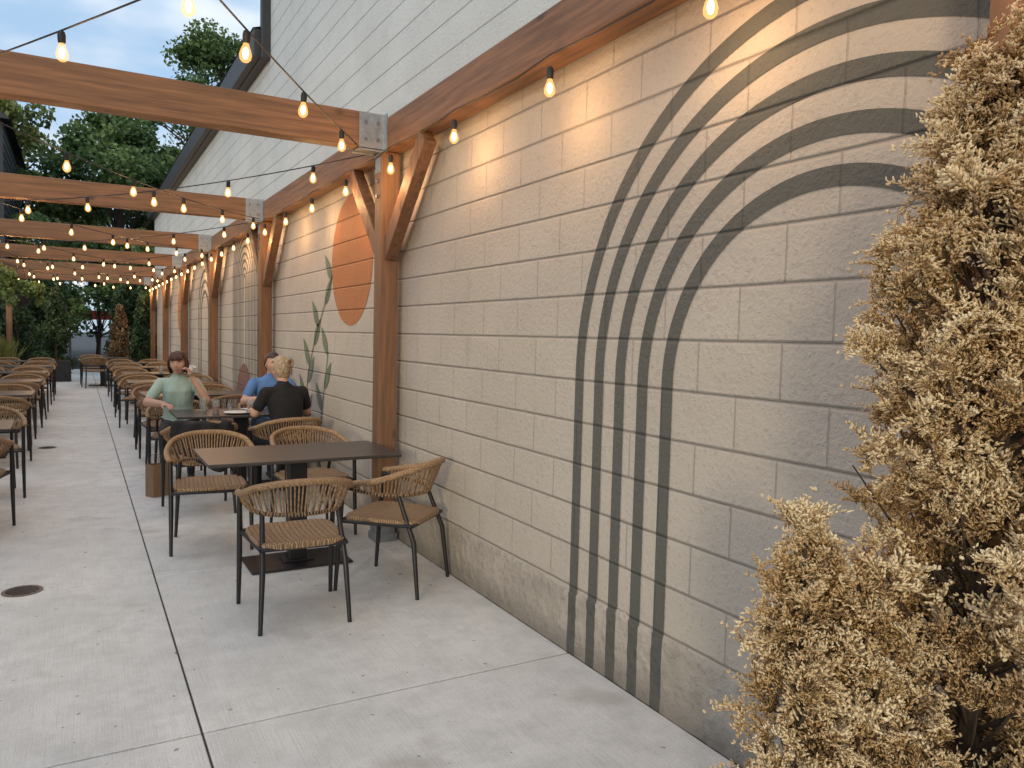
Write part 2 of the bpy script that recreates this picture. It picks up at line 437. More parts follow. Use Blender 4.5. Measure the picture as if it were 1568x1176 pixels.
# ---------------------------------------------------------------- chair
def smoothpath(P,n):
    P=[Vector(p) for p in P]; out=[]
    for i in range(len(P)-1):
        p0=P[max(i-1,0)];p1=P[i];p2=P[i+1];p3=P[min(i+2,len(P)-1)]
        for k in range(n):
            t=k/n; out.append(.5*((2*p1)+(p2-p0)*t+(2*p0-5*p1+4*p2-p3)*t*t+(3*p1-p0-3*p2+p3)*t**3))
    out.append(P[-1]); return out
def at(path,t):
    x=t*(len(path)-1); i=min(int(x),len(path)-2); return path[i].lerp(path[i+1],x-i)
def chair_mesh():
    m=MB()
    half=[(-.270,.215,.650),(-.287,.10,.668),(-.286,-.04,.695),(-.242,-.18,.742),(-.13,-.265,.772)]
    top=half+[(0,-.288,.779)]+[(-x,y,z) for x,y,z in half[::-1]]
    lh=[(-.260,.205,.632),(-.257,.10,.616),(-.242,-.02,.602),(-.195,-.13,.596),(-.10,-.195,.594)]
    low=lh+[(0,-.212,.594)]+[(-x,y,z) for x,y,z in lh[::-1]]
    TP=smoothpath(top,6); LP=smoothpath(low,6)
    m.tube(TP,[.014]+[.0185]*(len(TP)-2)+[.014],10,0)
    m.tube(LP,.0095,8,1)
    N=54
    for i in range(N+1):
        t=.06+.88*i/N
        a=at(TP,t); b2=at(LP,t)
        out=Vector((b2.x,b2.y,0)).normalized()*.007*(1 if i%2 else -1)
        m.tube([a,(a+b2)/2+out*.6,b2+out],.0050,5,0)
    for i in range(0,N*1):
        t=.07+.86*i/N; q=at(LP,t); q2=at(LP,min(t+.006,1)); m.tube([q,q2],.0130,7,0)
    for s in(-1,1):
        m.tube([(s*.262,.255,0),(s*.260,.235,.30),(s*.264,.208,.645)],[.0115,.0155,.014],10,1)
        m.tube([(s*.232,-.272,0),(s*.215,-.235,.33),(s*.200,-.125,.596)],[.0115,.0155,.013],10,1)
        m.tube([(s*.256,.236,.425),(s*.222,-.225,.425)],.011,8,1)
    m.tube([(-.256,.236,.425),(.256,.236,.425)],.011,8,1); m.tube([(-.222,-.225,.425),(.222,-.225,.425)],.011,8,1)
    rings=[(0.97,-.030),(1.0,-.020),(1.0,.0),(.965,.010),(.80,.004),(.45,-.006),(.02,-.010)]
    vs=[];n=40
    for (k,dz) in rings:
        for j in range(n):
            a=2*math.pi*j/n; ca,sa=math.cos(a),math.sin(a); e=.32
            x=.242*math.copysign(abs(ca)**e,ca); y=.238*math.copysign(abs(sa)**e,sa)
            x*=1-.06*(y<0)*(-y/.238)
            vs.append((x*k,y*k,.446+dz))
    fs=[]
    for i in range(len(rings)-1):
        for j in range(n): fs.append((i*n+j,i*n+(j+1)%n,(i+1)*n+(j+1)%n,(i+1)*n+j))
    fs.append(tuple(range(n))[::-1])
    m.add(vs,fs,2)
    return m.mesh('dining_chair',[M_rope,M_black,M_seat])
CH=chair_mesh()
def table_mesh():
    m=MB(); m.box((0,0,.738),(1.22,.70,.022),0)
    m.box((0,0,.722),(.50,.36,.012),1); m.box((0,0,.37),(.12,.07,.70),1); m.box((0,0,.010),(.66,.40,.012),1); m.box((0,0,.022),(.2,.14,.012),1)
    me=m.mesh('dining_table',[M_table,M_black],smooth=False); return me
TB=table_mesh()
def put_table(x,y,rz=0):
    o=inst('dining_table',TB,(x,y,0),rz); b=o.modifiers.new('b','BEVEL'); b.width=.004; b.segments=2; return o
def chair(x,y,rz): return inst('dining_chair',CH,(x,y,0),rz)
j=lambda a=.04: random.uniform(-a,a)
put_table(1.27,5.13,.0)
chair(1.03,4.19,-.03); chair(1.695,4.43,math.radians(43)); chair(.82,5.82,math.pi-.10); chair(1.56,5.86,math.pi+.08)
put_table(1.38,7.85)
chair(.90,6.98,.05); chair(1.65,7.05,.12); chair(.90,8.68,math.pi-.12); chair(1.80,8.6,math.pi+.05)
for y in (10.35,12.75,15.15,17.5,19.8):
    put_table(1.25+j(),y,j(.03))
    for dx in (-.36,.36):
        chair(1.25+dx+j(.06),y-.62+j(.09),j(.22)); chair(1.25+dx+j(.06),y+.64+j(.09),math.pi+j(.22))
for y in (7.35,10.75,13.2,15.6,18.0,20.4):
    put_table(-1.08,y,j(.03))
    for dx in (-.34,.34):
        chair(-1.1+dx+j(),y-.64+j(.08),j(.2)); chair(-1.1+dx+j(),y+.95-.3*(y>8)+j(),math.pi+j(.2))
put_table(.55,22.9); chair(.35,22.2,.1); chair(.3,23.6,math.pi)
# ---------------------------------------------------------------- paper bag and jacket
def bag(x,y):
    m=MB(); w,dp,h=.20,.12,.30; n=8
    vs=[(-w/2,-dp/2,0),(w/2,-dp/2,0),(w/2,dp/2,0),(-w/2,dp/2,0),(-w/2,-dp/2,h),(w/2,-dp/2,h+.01),(w/2,dp/2,h-.01),(-w/2,dp/2,h),
        (-w/2+.02,0,h*.5),(w/2-.02,0,h*.5)]
    fs=[(0,3,2,1),(0,1,5,4),(2,3,7,6),(3,0,8),(0,4,8),(4,7,8),(7,3,8),(1,2,9),(2,6,9),(6,5,9),(5,1,9)]
    m.add(vs,fs)
    for s in(-1,1): m.tube(smoothpath([(-.045,s*dp/2*.95,h-.01),(-.04,s*dp/2,h+.07),(.04,s*dp/2,h+.07),(.045,s*dp/2*.95,h-.01)],5),.003,6)
    o=m.obj('paper_bag',[simple('kraft_paper',(.27,.165,.095),.85,.15,8,0,.2,20)],smooth=False); o.location=(x,y,.001); o.rotation_euler=(0,0,.5)
    s=o.modifiers.new('s','SOLIDIFY'); s.thickness=.002
bag(.64,7.72)
def jacket():
    m=MB(); N=30;K=14; vs=[]
    for i in range(N):
        t=i/(N-1); a=math.pi*(1.22+.56*t)
        for k in range(K):
            u=k/(K-1); z=.81-.36*u*(1-.22*math.sin(5*t+1)) ; r=.325+.014*math.sin(t*24+u*4)+.015*u
            if k==0: r-=.06; z=.79
            vs.append((.96*r*math.cos(a),r*math.sin(a)+.0,z+.006*math.sin(t*17)))
    fs=[(i*K+k,(i+1)*K+k,(i+1)*K+k+1,i*K+k+1) for i in range(N-1) for k in range(K-1)]
    m.add(vs,fs); o=m.obj('draped_jacket',[simple('black_cloth',(.012,.012,.014),.9,.3,10,0,.3,60)],ang=180); o.location=(.90,6.98,0)
    s=o.modifiers.new('s','SOLIDIFY'); s.thickness=.010; o.modifiers.new('u','SUBSURF').levels=1
jacket()
def glassm():
    n=NT('drinking_glass'); n.base((.9,.95,.95,1)); n.rough(.05); n.b.inputs['Transmission Weight'].default_value=.9; n.b.inputs['IOR'].default_value=1.2; return n.m
MG=glassm(); MWh=simple('white_ceramic',(.75,.75,.73),.3,.03); MLq=simple('drink',(.35,.12,.05),.2,.1)
def tumbler(x,y,z=.75,h=.13,r=.035,liq=True):
    m=MB(); m.lathe([(r*.85,0),(r,h),(r-.003,h),(r*.82,.008),(.001,.008)],n=20,m=0)
    if liq: m.lathe([(r*.78,.01),(r*.88,h*.6),(.001,h*.6)],n=16,m=1)
    o=m.obj('drinking_glass',[MG,MLq]); o.location=(x,y,z); return o
tumbler(1.14,7.75); tumbler(1.60,7.95); tumbler(1.06,8.0,liq=False); tumbler(1.45,7.7)
m=MB(); m.lathe([(.02,0),(.09,.006),(.125,.018),(.12,.02),(.02,.008)],n=32); o=m.obj('dinner_plate',[MWh]); o.location=(1.32,7.66,.75)
m=MB(); m.box((0,0,.003),(.2,.14,.006)); o=m.obj('paper_napkin',[MWh],smooth=False); o.location=(1.55,8.1,.75); o.rotation_euler=(0,0,.5)
m=MB(); m.lathe([(.022,0),(.024,.06),(.018,.075),(.016,.09),(.001,.092)],n=16); o=m.obj('salt_shaker',[MG]); o.location=(1.29,7.9,.75)
for y in (10.35,12.75,15.15): tumbler(1.3,y,liq=False)
# ---------------------------------------------------------------- people
def capsule(m,a,b,ra,rb,n=12):
    a=Vector(a);b=Vector(b); m.tube([a,b],[ra,rb],n); m.ell(a,(ra,)*3,0,n,8); m.ell(b,(rb,)*3,0,n,8)
def hand(m,seg,w,d,nrm,side,curl,lab='skin'):
    w=Vector(w);d=Vector(d).normalized();nrm=Vector(nrm);nrm=(nrm-d*nrm.dot(d)).normalized();l=d.cross(nrm)*side
    Ls=[.068,.076,.071,.055]
    for i in range(4):
        k=w+d*(.082-.004*abs(i-1))+l*(i-1.5)*.0195; capsule(m,w+l*(i-1.5)*.011+d*.01,k,.0145,.0115,8)
        q=k;dd=d.copy(); ang=curl*.7; nr=nrm.copy()
        for sgi,fr in enumerate((.45,.3,.25)):
            dn=(dd*math.cos(ang)+nr*math.sin(ang)).normalized(); nr=(nr*math.cos(ang)-dd*math.sin(ang)).normalized(); dd=dn
            q2=q+dd*Ls[i]*fr; capsule(m,q,q2,.0095-.0008*sgi,.0088-.0008*sgi,8); q=q2
            ang=curl*.8
    t0=w+d*.022-l*.022; t1=t0+(d*.55-l*.75+nrm*.25).normalized()*.038; t2=t1+(d*.9-l*.25+nrm*.35).normalized()*.03; t3=t2+(d*.9+nrm*.4).normalized()*.024
    capsule(m,t0,t1,.014,.011,8);capsule(m,t1,t2,.011,.010,8);capsule(m,t2,t3,.010,.008,8)
    seg.append((w+d*.02,w+d*.15,.03,.03,'skin'))
def person(name,loc,rz,P):
    root=empty(name,loc,rz)
    m=MB(); seg=[]
    ln=P.get('lean',.08); sc=P.get('w',1.)
    Y=lambda z: ln*(z-.5)
    rings=[(.452,.15,.13),(.50,.178,.15),(.57,.180,.145),(.66,.155,.122),(.75,.146,.115),(.84,.158,.122),(.91,.168,.122),(.97,.172,.105),(1.015,.145,.085),(1.05,.085,.066),(1.075,.058,.058)]
    vs=[];n=28
    for (z,rx,ry) in rings:
        for jn in range(n):
            a=2*math.pi*jn/n; y=ry*math.sin(a)
            if .8<z<.95 and y>0 and P.get('f',1): y*=1+.22*math.exp(-((abs(math.cos(a))-.5)/.3)**2)
            vs.append((rx*sc*math.cos(a),Y(z)+y,z))
    fs=[(i*n+q,i*n+(q+1)%n,(i+1)*n+(q+1)%n,(i+1)*n+q) for i in range(len(rings)-1) for q in range(n)]
    fs.append(tuple(range(n))[::-1]); fs.append(tuple((len(rings)-1)*n+q for q in range(n)))
    m.add(vs,fs)
    hy=Y(1.1)+.03
    capsule(m,(0,Y(1.03),1.02),(0,hy,1.13),.056,.05,14); seg.append(((0,Y(1.065),1.075),(0,hy,1.15),.055,.05,'skin'))
    seg.append(((0,Y(.6),.66),(0,Y(.98),.98),.15,.13,'shirt')); seg.append(((-.12,Y(.98),.97),(.12,Y(.98),.97),.07,.07,'shirt'))
    seg.append(((-.06,0,.52),(.06,0,.52),.14,.14,'pants'))
    for s,k in ((1,'R'),(-1,'L')):
        sh=Vector((s*.172*sc,Y(.99),.985)); el,wr,hd,hn,cu=[P['arm'+k][i] for i in range(5)]
        el=Vector(el);wr=Vector(wr)
        capsule(m,(s*.10,Y(.99),.985),sh,.062,.058)
        mid=sh.lerp(el,P.get('sleeve',.62))
        capsule(m,sh,mid,.060,.054); capsule(m,mid,el,.044,.041); capsule(m,el,el.lerp(wr,.35),.042,.043); capsule(m,el.lerp(wr,.35),wr,.043,.027)
        seg.append((sh,mid,.058,.058,'shirt')); seg.append((mid.lerp(el,.18),el,.04,.04,'skin')); seg.append((el,wr,.04,.03,'skin'))
        hand(m,seg,wr,hd,hn,s,cu)
        hp=Vector((s*.09,.02,.535)); kn=Vector((s*.12,.44,.52)); an=Vector((s*.12,.40,.10)); 
        capsule(m,hp,kn,.088,.062,14); capsule(m,kn,kn.lerp(an,.35),.060,.055); capsule(m,kn.lerp(an,.35),an,.055,.036)
        m.tube([an+Vector((0,-.05,-.055)),an+Vector((0,.0,-.05)),an+Vector((s*.01,.10,-.065)),an+Vector((s*.015,.165,-.075))],[.03,.042,.036,.02],12)
        seg+= [(hp,kn,.08,.06,'pants'),(kn,an,.06,.04,'pants'),(an+Vector((0,-.04,-.06)),an+Vector((0,.15,-.07)),.05,.04,'shoe')]
    me=m.mesh('tmp',[]); to=bpy.data.objects.new('tmp',me); link(to)
    r=to.modifiers.new('r','REMESH'); r.mode='VOXEL'; r.voxel_size=.0065; r.use_smooth_shade=True
    sm=to.modifiers.new('s','SMOOTH'); sm.factor=.5; sm.iterations=4
    dg=bpy.context.evaluated_depsgraph_get(); nm=bpy.data.meshes.new_from_object(to.evaluated_get(dg)); bpy.data.objects.remove(to)
    nm.name='body'; nm.materials.clear()
    labs=['skin','shirt','pants','shoe']
    for l in labs: nm.materials.append(P['mat'][l])
    cen=np.zeros(len(nm.polygons)*3,dtype=np.float32); nm.polygons.foreach_get('center',cen); cen=cen.reshape(-1,3)
    best=np.full(len(cen),1e9); li=np.zeros(len(cen),dtype=np.int32)
    for (a,b2,ra,rb,l) in seg:
        a=np.array(a);b2=np.array(b2);ab=b2-a; t=np.clip(((cen-a)@ab)/(ab@ab),0,1); dd=np.linalg.norm(cen-(a+t[:,None]*ab),axis=1)-(ra+(rb-ra)*t)
        q=dd<best; best[q]=dd[q]; li[q]=labs.index(l)
    nm.polygons.foreach_set('material_index',li); nm.shade_smooth()
    ob=bpy.data.objects.new('body',nm); link(ob,root)
    he=empty('head',(0,hy+.022,1.195),0,root); he.rotation_euler=(P.get('pitch',0),P.get('roll',0),P.get('yaw',0))
    hm=MB(); nu,nv=56,40; vs=[]
    gs=lambda x,s: math.exp(-(x/s)**2)
    for i in range(nv+1):
        ph=math.pi*(i+.01)/(nv+.02)
        for q in range(nu):
            th=2*math.pi*q/nu; x=math.sin(ph)*math.cos(th);y=math.sin(ph)*math.sin(th);z=math.cos(ph)
            X=.076*x;Yv=.094*y;Z=.115*z
            if z<0:
                X*=1-.36*z*z; Yv=Yv*(1-.25*z*z)+(.016*z*z)
            if y>0:
                Yv*=.96
                Yv+=.024*gs(X,.011)*gs(Z+.018,.02)+.010*gs(X,.009)*gs(Z-.005,.022)
                Yv-=.009*(gs(X-.031,.017)+gs(X+.031,.017))*gs(Z-.004,.014)
                Yv+=.005*gs(X,.024)*gs(Z+.054,.009)+.008*gs(X,.02)*gs(Z+.09,.016)+.004*(gs(X-.045,.02)+gs(X+.045,.02))*gs(Z+.025,.02)
                Yv+=.004*gs(abs(X)-.03,.02)*gs(Z-.026,.010)
            vs.append((X,Yv,Z))
    fs=[(i*nu+q,(i+1)*nu+q,(i+1)*nu+(q+1)%nu,i*nu+(q+1)%nu) for i in range(nv) for q in range(nu)]
    hm.add(vs,fs,0)
    for s in(-1,1):
        hm.ell((s*.031,.071,.004),(.0125,.0125,.0095),1,14,10); hm.ell((s*.031,.0815,.004),(.0052,.0028,.0055),2,10,8)
        hm.tube(smoothpath([(s*.048,.073,.021),(s*.034,.085,.027),(s*.018,.088,.023)],3),.0028,6,3)
        hm.ell((s*.077,-.002,-.008),(.008,.018,.030),0,12,10,Matrix.Rotation(s*-.3,3,'Z'))
    hm.tube([(-.022,.083,-.055),(-.010,.0905,-.0525),(0,.092,-.054),(.010,.0905,-.0525),(.022,.083,-.055)],[.001,.0042,.0045,.0042,.001],8,4)
    hm.tube([(-.018,.084,-.060),(0,.0915,-.062),(.018,.084,-.060)],[.001,.0048,.001],8,4)
    hm.obj('face',[P['mat']['skin'],MEYE,MIRIS,P['mat']['hair'],MLIP],he,ang=180)
    hr=MB(); nu,nv=64,40; vs=[];keep=set()
    style=P['hair']
    for i in range(nv+1):
        ph=math.pi*(i+.01)/(nv+.02)
        for q in range(nu):
            th=2*math.pi*q/nu; x=math.sin(ph)*math.cos(th);y=math.sin(ph)*math.sin(th);z=math.cos(ph)
            lump=1+.018*math.sin(th*9+z*3)+.012*math.sin(th*23+z*7)
            X=.087*x*lump;Yv=(.106 if y<0 else .100)*y*lump;Z=.128*z+.004
            if style=='bob' and z<0:
                rr=1/max(.35,math.sqrt(x*x+y*y)); rr=min(rr,1.9); X*=rr*.98*(1+.06*(-z));Yv*=rr*.96; Z=.140*z
            if style in('updo','short') and z<0: X*=1-.25*z*z; Yv*=1-.12*z*z
            vs.append((X,Yv,Z))
            if style=='bob': ok=(z>.40) or (y<.42 and z>-.72 ) and not(y>.25 and z<-.6)
            elif style=='short': ok=(z>.48) or (y<.15 and z>-.1) or (y<-.35 and z>-.6)
            else: ok=(z>.55) or (y<.10 and z>-.15) or (y<-.25 and z>-.72)
            if ok: keep.add(i*nu+q)
    fs=[f for f in [(i*nu+q,(i+1)*nu+q,(i+1)*nu+(q+1)%nu,i*nu+(q+1)%nu) for i in range(nv) for q in range(nu)] if all(a in keep for a in f)]
    hr.add(vs,fs)
    R2=random.Random(3)
    if style=='updo':
        for k in range(22):
            a=k/22*6.28; r=.030+.012*R2.random(); c=Vector((0,-.095,.055))
            pth=[c+Vector((math.cos(a+t*2.2)*r*(1-.1*t),-.02-.018*math.sin(t*3),math.sin(a+t*2.2)*r*(1-.1*t))) for t in (0,.3,.6,.9,1.2)]
            hr.tube(pth,[.004,.010,.012,.010,.004],7)
        for k in range(40):
            a=-2.6+2.1*R2.random(); z0=.02+.06*R2.random()
            p0=Vector((.088*math.cos(a),.107*math.sin(a),z0-.07)); p1=Vector((.05*math.cos(a),.118*math.sin(a)-.005,z0-.0)); p2=Vector((.02*math.cos(a),-.115,.05))
            hr.tube(smoothpath([p0,p1,p2],4),.005,5)
    if style=='bob':
        for k in range(90):
            a=R2.uniform(2.75,6.65); zb=R2.uniform(-.11,-.085)
            hr.tube(smoothpath([(.05*math.cos(a),.06*math.sin(a),.118),(.092*math.cos(a),.108*math.sin(a),.03),(.095*math.cos(a),.104*math.sin(a),-.05),(.082*math.cos(a),.09*math.sin(a),zb)],4),[.003]*1+[.0062]*11+[.002],5)
        for k in range(16):
            x=-.06+.12*k/15; hr.tube(smoothpath([(x*.6,.05,.118),(x*1.0,.098-abs(x)*.35,.075),(x*1.08,.104-abs(x)*.5,.034+R2.uniform(-.004,.006))],4),[.003]+[.0065]*7+[.002],5)
    o=hr.obj('hair',[P['mat']['hair']],he,ang=180); s=o.modifiers.new('s','SOLIDIFY'); s.thickness=.004
    return root
MEYE=simple('eye_white',(.7,.68,.65),.3,.02); MIRIS=simple('iris',(.05,.03,.02),.3,.1); MLIP=simple('lips',(.42,.16,.13),.5,.1)
def skin(name,c):
    n=NT(name); n.base(n.mix(n.noise(n.obj(),14),mul(c,.9),mul(c,1.08))); n.rough(.5); return n.m
def cloth(name,c): 
    n=NT(name); o=n.obj(); f=n.noise(o,7,2); n.base(n.mix(f,mul(c,.8),mul(c,1.15))); n.rough(.88)
    w=n.noise(n.mapped(o,(1,1,.5)),11,2,.4); n.bump(w,.9,.03); return n.m
def hairm(name,c):
    n=NT(name); o=n.obj(); f=n.noise(n.mapped(o,(90,90,14)),1,2); n.base(n.mix(n.rng(f,.3,.7),mul(c,.55),mul(c,1.4))); n.rough(.5); n.bump(f,.6,.004); return n.m
SK=skin('skin_a',(.52,.31,.22)); SK2=skin('skin_b',(.50,.30,.21)); den=cloth('denim',(.03,.045,.08)); shoe=simple('shoe',(.03,.03,.03),.6)
TX,TY=.905,8.66
person('woman_in_teal',(TX,TY,0),math.pi-.12,dict(lean=.16,w=.95,hair='bob',yaw=-.25,pitch=-.06,roll=.05,
  armR=((.29,.17,.80),(.12,.37,.795),(-.45,.8,-.05),(0,.1,-1),.35),
  armL=((-.27,.24,.82),(-.135,.235,1.055),(.35,-.02,.9),(.9,.25,-.3),.75),
  mat=dict(skin=SK,shirt=cloth('sage_blouse',(.40,.54,.47)),pants=cloth('dark_trousers',(.03,.03,.035)),shoe=shoe,hair=hairm('brown_hair',(.07,.03,.018)))))
m=MB(); m.lathe([(.024,0),(.034,.085),(.031,.085),(.022,.006),(.001,.006)],n=20); o=m.obj('white_cup',[MWh]); o.location=(TX+.085,TY-.235,1.095); o.rotation_euler=(.35,.3,0)
person('woman_in_black',(1.67,7.06,0),.22,dict(lean=.20,w=1.03,hair='updo',yaw=.25,pitch=-.10,
  armR=((.26,.16,.80),(.14,.42,.80),(-.4,.8,0),(0,.1,-1),.4),armL=((-.25,.17,.80),(-.14,.43,.80),(.3,.9,.05),(0,.1,-1),.35),
  mat=dict(skin=SK2,shirt=cloth('black_top',(.010,.010,.012)),pants=cloth('black_trousers',(.012,.012,.014)),shoe=shoe,hair=hairm('blonde_hair',(.36,.27,.17)))))
person('man_in_blue',(1.82,8.62,0),math.pi+.12,dict(lean=.12,w=1.08,f=0,hair='short',yaw=.05,pitch=-.05,
  armR=((.32,.16,.80),(.22,.38,.84),(-.1,.7,.6),(-.9,.2,0),.7),armL=((-.30,.18,.80),(-.14,.40,.80),(.4,.8,0),(0,.1,-1),.4),
  mat=dict(skin=SK2,shirt=cloth('blue_shirt',(.10,.22,.48)),pants=den,shoe=shoe,hair=hairm('dark_hair',(.03,.02,.015)))))
# ---------------------------------------------------------------- foreground dead arborvitae
def frond_variant(r):
    V=[];F=[];Tn=[]
    def cone(a,b2,w,ta,tb):
        a=np.array(a);b2=np.array(b2);dd=b2-a; L=np.linalg.norm(dd); dd=dd/L; u=np.cross(dd,[0,1,0.01]); u/=np.linalg.norm(u)+1e-9; v=np.cross(dd,u)
        k=len(V); mid=a+dd*L*.6
        for q in (0,2.09,4.19): V.append(mid+ (u*math.cos(q)+v*math.sin(q)*.5)*w)
        V.append(a); V.append(b2); Tn.extend([(ta+tb)/2]*3+[ta,tb])
        F.extend([(k+3,k,k+1),(k+3,k+1,k+2),(k+3,k+2,k),(k+4,k+1,k),(k+4,k+2,k+1),(k+4,k,k+2)])
    L=.066; curl=r.choice([-1,1])*r.uniform(5,20); twist=r.uniform(-8,8)
    P=lambda t: np.array([twist*(t*L)**2+.004*math.sin(t*5+curl), curl*(t*L)**2, t*L*(1-.15*t)])
    n=6
    for i in range(n-1): cone(P(i/n),P((i+1.4)/n),.0042,i/n*.4,i/n*.6+.1)
    for i in range(1,n+1):
        t=i/n
        for s in(-1,1):
            bl=.025*math.sin(math.pi*min(t,.93)**.7)*r.uniform(.7,1.25)+.008
            p0=P(t); dv=np.array([s*(.85-.3*t),r.uniform(-.45,.45)+curl*.02,.65]); dv/=np.linalg.norm(dv)
            p1=p0+dv*bl; cone(p0,p1,.0052,.30+.3*t,.6+.4*t)
            for q in (.3,.62):
                p2=p0+dv*bl*q; d2=dv+np.array([s*.6*(1 if r.random()>.5 else -1),r.uniform(-.7,.7),.2]); d2/=np.linalg.norm(d2)
                cone(p2,p2+d2*bl*.6,.0046,.42+.3*t,.7+.3*t)
    return np.array(V),np.array(F),np.array(Tn)
def dead_tree():
    r=random.Random(11); VAR=[frond_variant(r) for _ in range(8)]
    root=empty('dead_arborvitae')
    cols=[
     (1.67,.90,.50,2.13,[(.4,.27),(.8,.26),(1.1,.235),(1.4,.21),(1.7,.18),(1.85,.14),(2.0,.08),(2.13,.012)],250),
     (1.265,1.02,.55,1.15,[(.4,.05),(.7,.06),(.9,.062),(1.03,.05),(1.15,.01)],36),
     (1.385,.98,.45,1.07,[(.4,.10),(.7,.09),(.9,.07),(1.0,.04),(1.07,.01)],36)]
    pos=[];dirs=[];scl=[];tone=[]; tw=MB()
    ph=[r.uniform(0,6) for _ in range(6)]
    for ci,(cx,cy,z0,z1,RL,NC) in enumerate(cols):
        zs=[a for a,_ in RL];rs=[b2 for _,b2 in RL]
        tw.tube([(1.60+(cx-1.60)*min(1,k/3) if ci else cx,cy,.35+ (z1-.35)*k/6) for k in range(7)],[.026*(1-.85*k/6) for k in range(7)],7)
        for k in range(NC):
            t=(k+r.random())/NC; z=z0+(z1-z0)*t; a=k*2.39996+r.uniform(-.6,.6)
            R=np.interp(z,zs,rs)*(1+.26*math.sin(3*a+ph[0]+z*5)*math.sin(z*11+ph[1]))*r.uniform(.5,1.18)
            if r.random()<.08: R*=1.22
            tip=np.array([cx+R*math.cos(a),cy+R*math.sin(a),z+r.uniform(0,.05)])
            base=np.array([cx+.02*math.cos(a),cy+.02*math.sin(a),z-min(.26,.05+R*.8)])
            if tip[0]>2.03: continue
            midp=base*.5+tip*.5+np.array([0,0,-.03])
            tw.tube([base,midp,tip-(tip-midp)*.12],[.005,.0035,.0015],4)
            ct=r.random(); nf=r.randint(15,24)
            out=np.array([math.cos(a),math.sin(a),0]); lean=out*r.uniform(.1,.7)+np.array([0,0,r.uniform(.4,1.2)])
            sub=[tip+np.array([r.gauss(0,.028),r.gauss(0,.028),r.gauss(-.01,.035)]) for _ in range(3)]
            for q in range(nf):
                u=r.random()**.5; e2=sub[q%3]
                pp=midp*(1-u)+e2*u+np.array([r.gauss(0,.006+.005*(1-u)) for _ in range(3)])
                dv=lean+np.array([r.gauss(0,.42),r.gauss(0,.42),r.gauss(.1,.45)])
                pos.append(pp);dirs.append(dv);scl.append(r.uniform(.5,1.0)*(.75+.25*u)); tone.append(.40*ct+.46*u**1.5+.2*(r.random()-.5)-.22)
    for (sx,sy,sz,ex,ey,ez,nn) in ((1.56,.95,1.42,1.41,1.03,1.56,50),(1.55,.95,1.6,1.47,1.03,1.74,36),(1.30,1.0,.85,1.19,1.05,.99,26),(1.6,.93,1.95,1.60,.96,2.05,16)):
        a=np.array([sx,sy,sz]);b2=np.array([ex,ey,ez]); tw.tube([a,(a+b2)/2+np.array([0,0,-.02]),b2],[.005,.004,.0015],5)
        for q in range(nn):
            u=r.random(); pos.append(a*(1-u)+b2*u+np.array([r.gauss(0,.018*(1.1-u)+.005) for _ in range(3)])); dirs.append((b2-a)/np.linalg.norm(b2-a)*.9+np.array([r.gauss(0,.45),r.gauss(0,.45),r.gauss(.3,.4)])); scl.append(r.uniform(.45,.8)); tone.append(.2+.35*r.random())
    pos=np.array(pos);dirs=np.array(dirs);scl=np.array(scl);tone=np.array(tone)
    Rm=frames(dirs,rng); AV=[];AF=[];AT=[];off=0
    idx=np.arange(len(pos))%8
    for vi in range(8):
        V,F,Tn=VAR[vi]; sel=np.where(idx==vi)[0]
        X=np.einsum('nij,vj->nvi',Rm[sel],V)*scl[sel][:,None,None]+pos[sel][:,None,:]
        AV.append(X.reshape(-1,3)); AF.append((F[None]+ (np.arange(len(sel))*len(V))[:,None,None]).reshape(-1,3)+off); off+=X.shape[0]*X.shape[1]
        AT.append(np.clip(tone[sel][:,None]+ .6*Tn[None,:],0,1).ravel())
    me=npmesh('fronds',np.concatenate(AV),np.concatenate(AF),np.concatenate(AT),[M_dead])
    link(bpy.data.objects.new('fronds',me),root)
    tw.obj('branches',[M_bark],root)
    m=MB(); m.box((1.60,.90,.24),(.62,.62,.48),0); m.box((1.60,.90,.478),(.56,.56,.02),1); m.obj('planter_box',[M_planter,M_bark],root,smooth=False,bevel=.01)
    print('fronds',len(pos),'faces',len(me.polygons))
dead_tree()
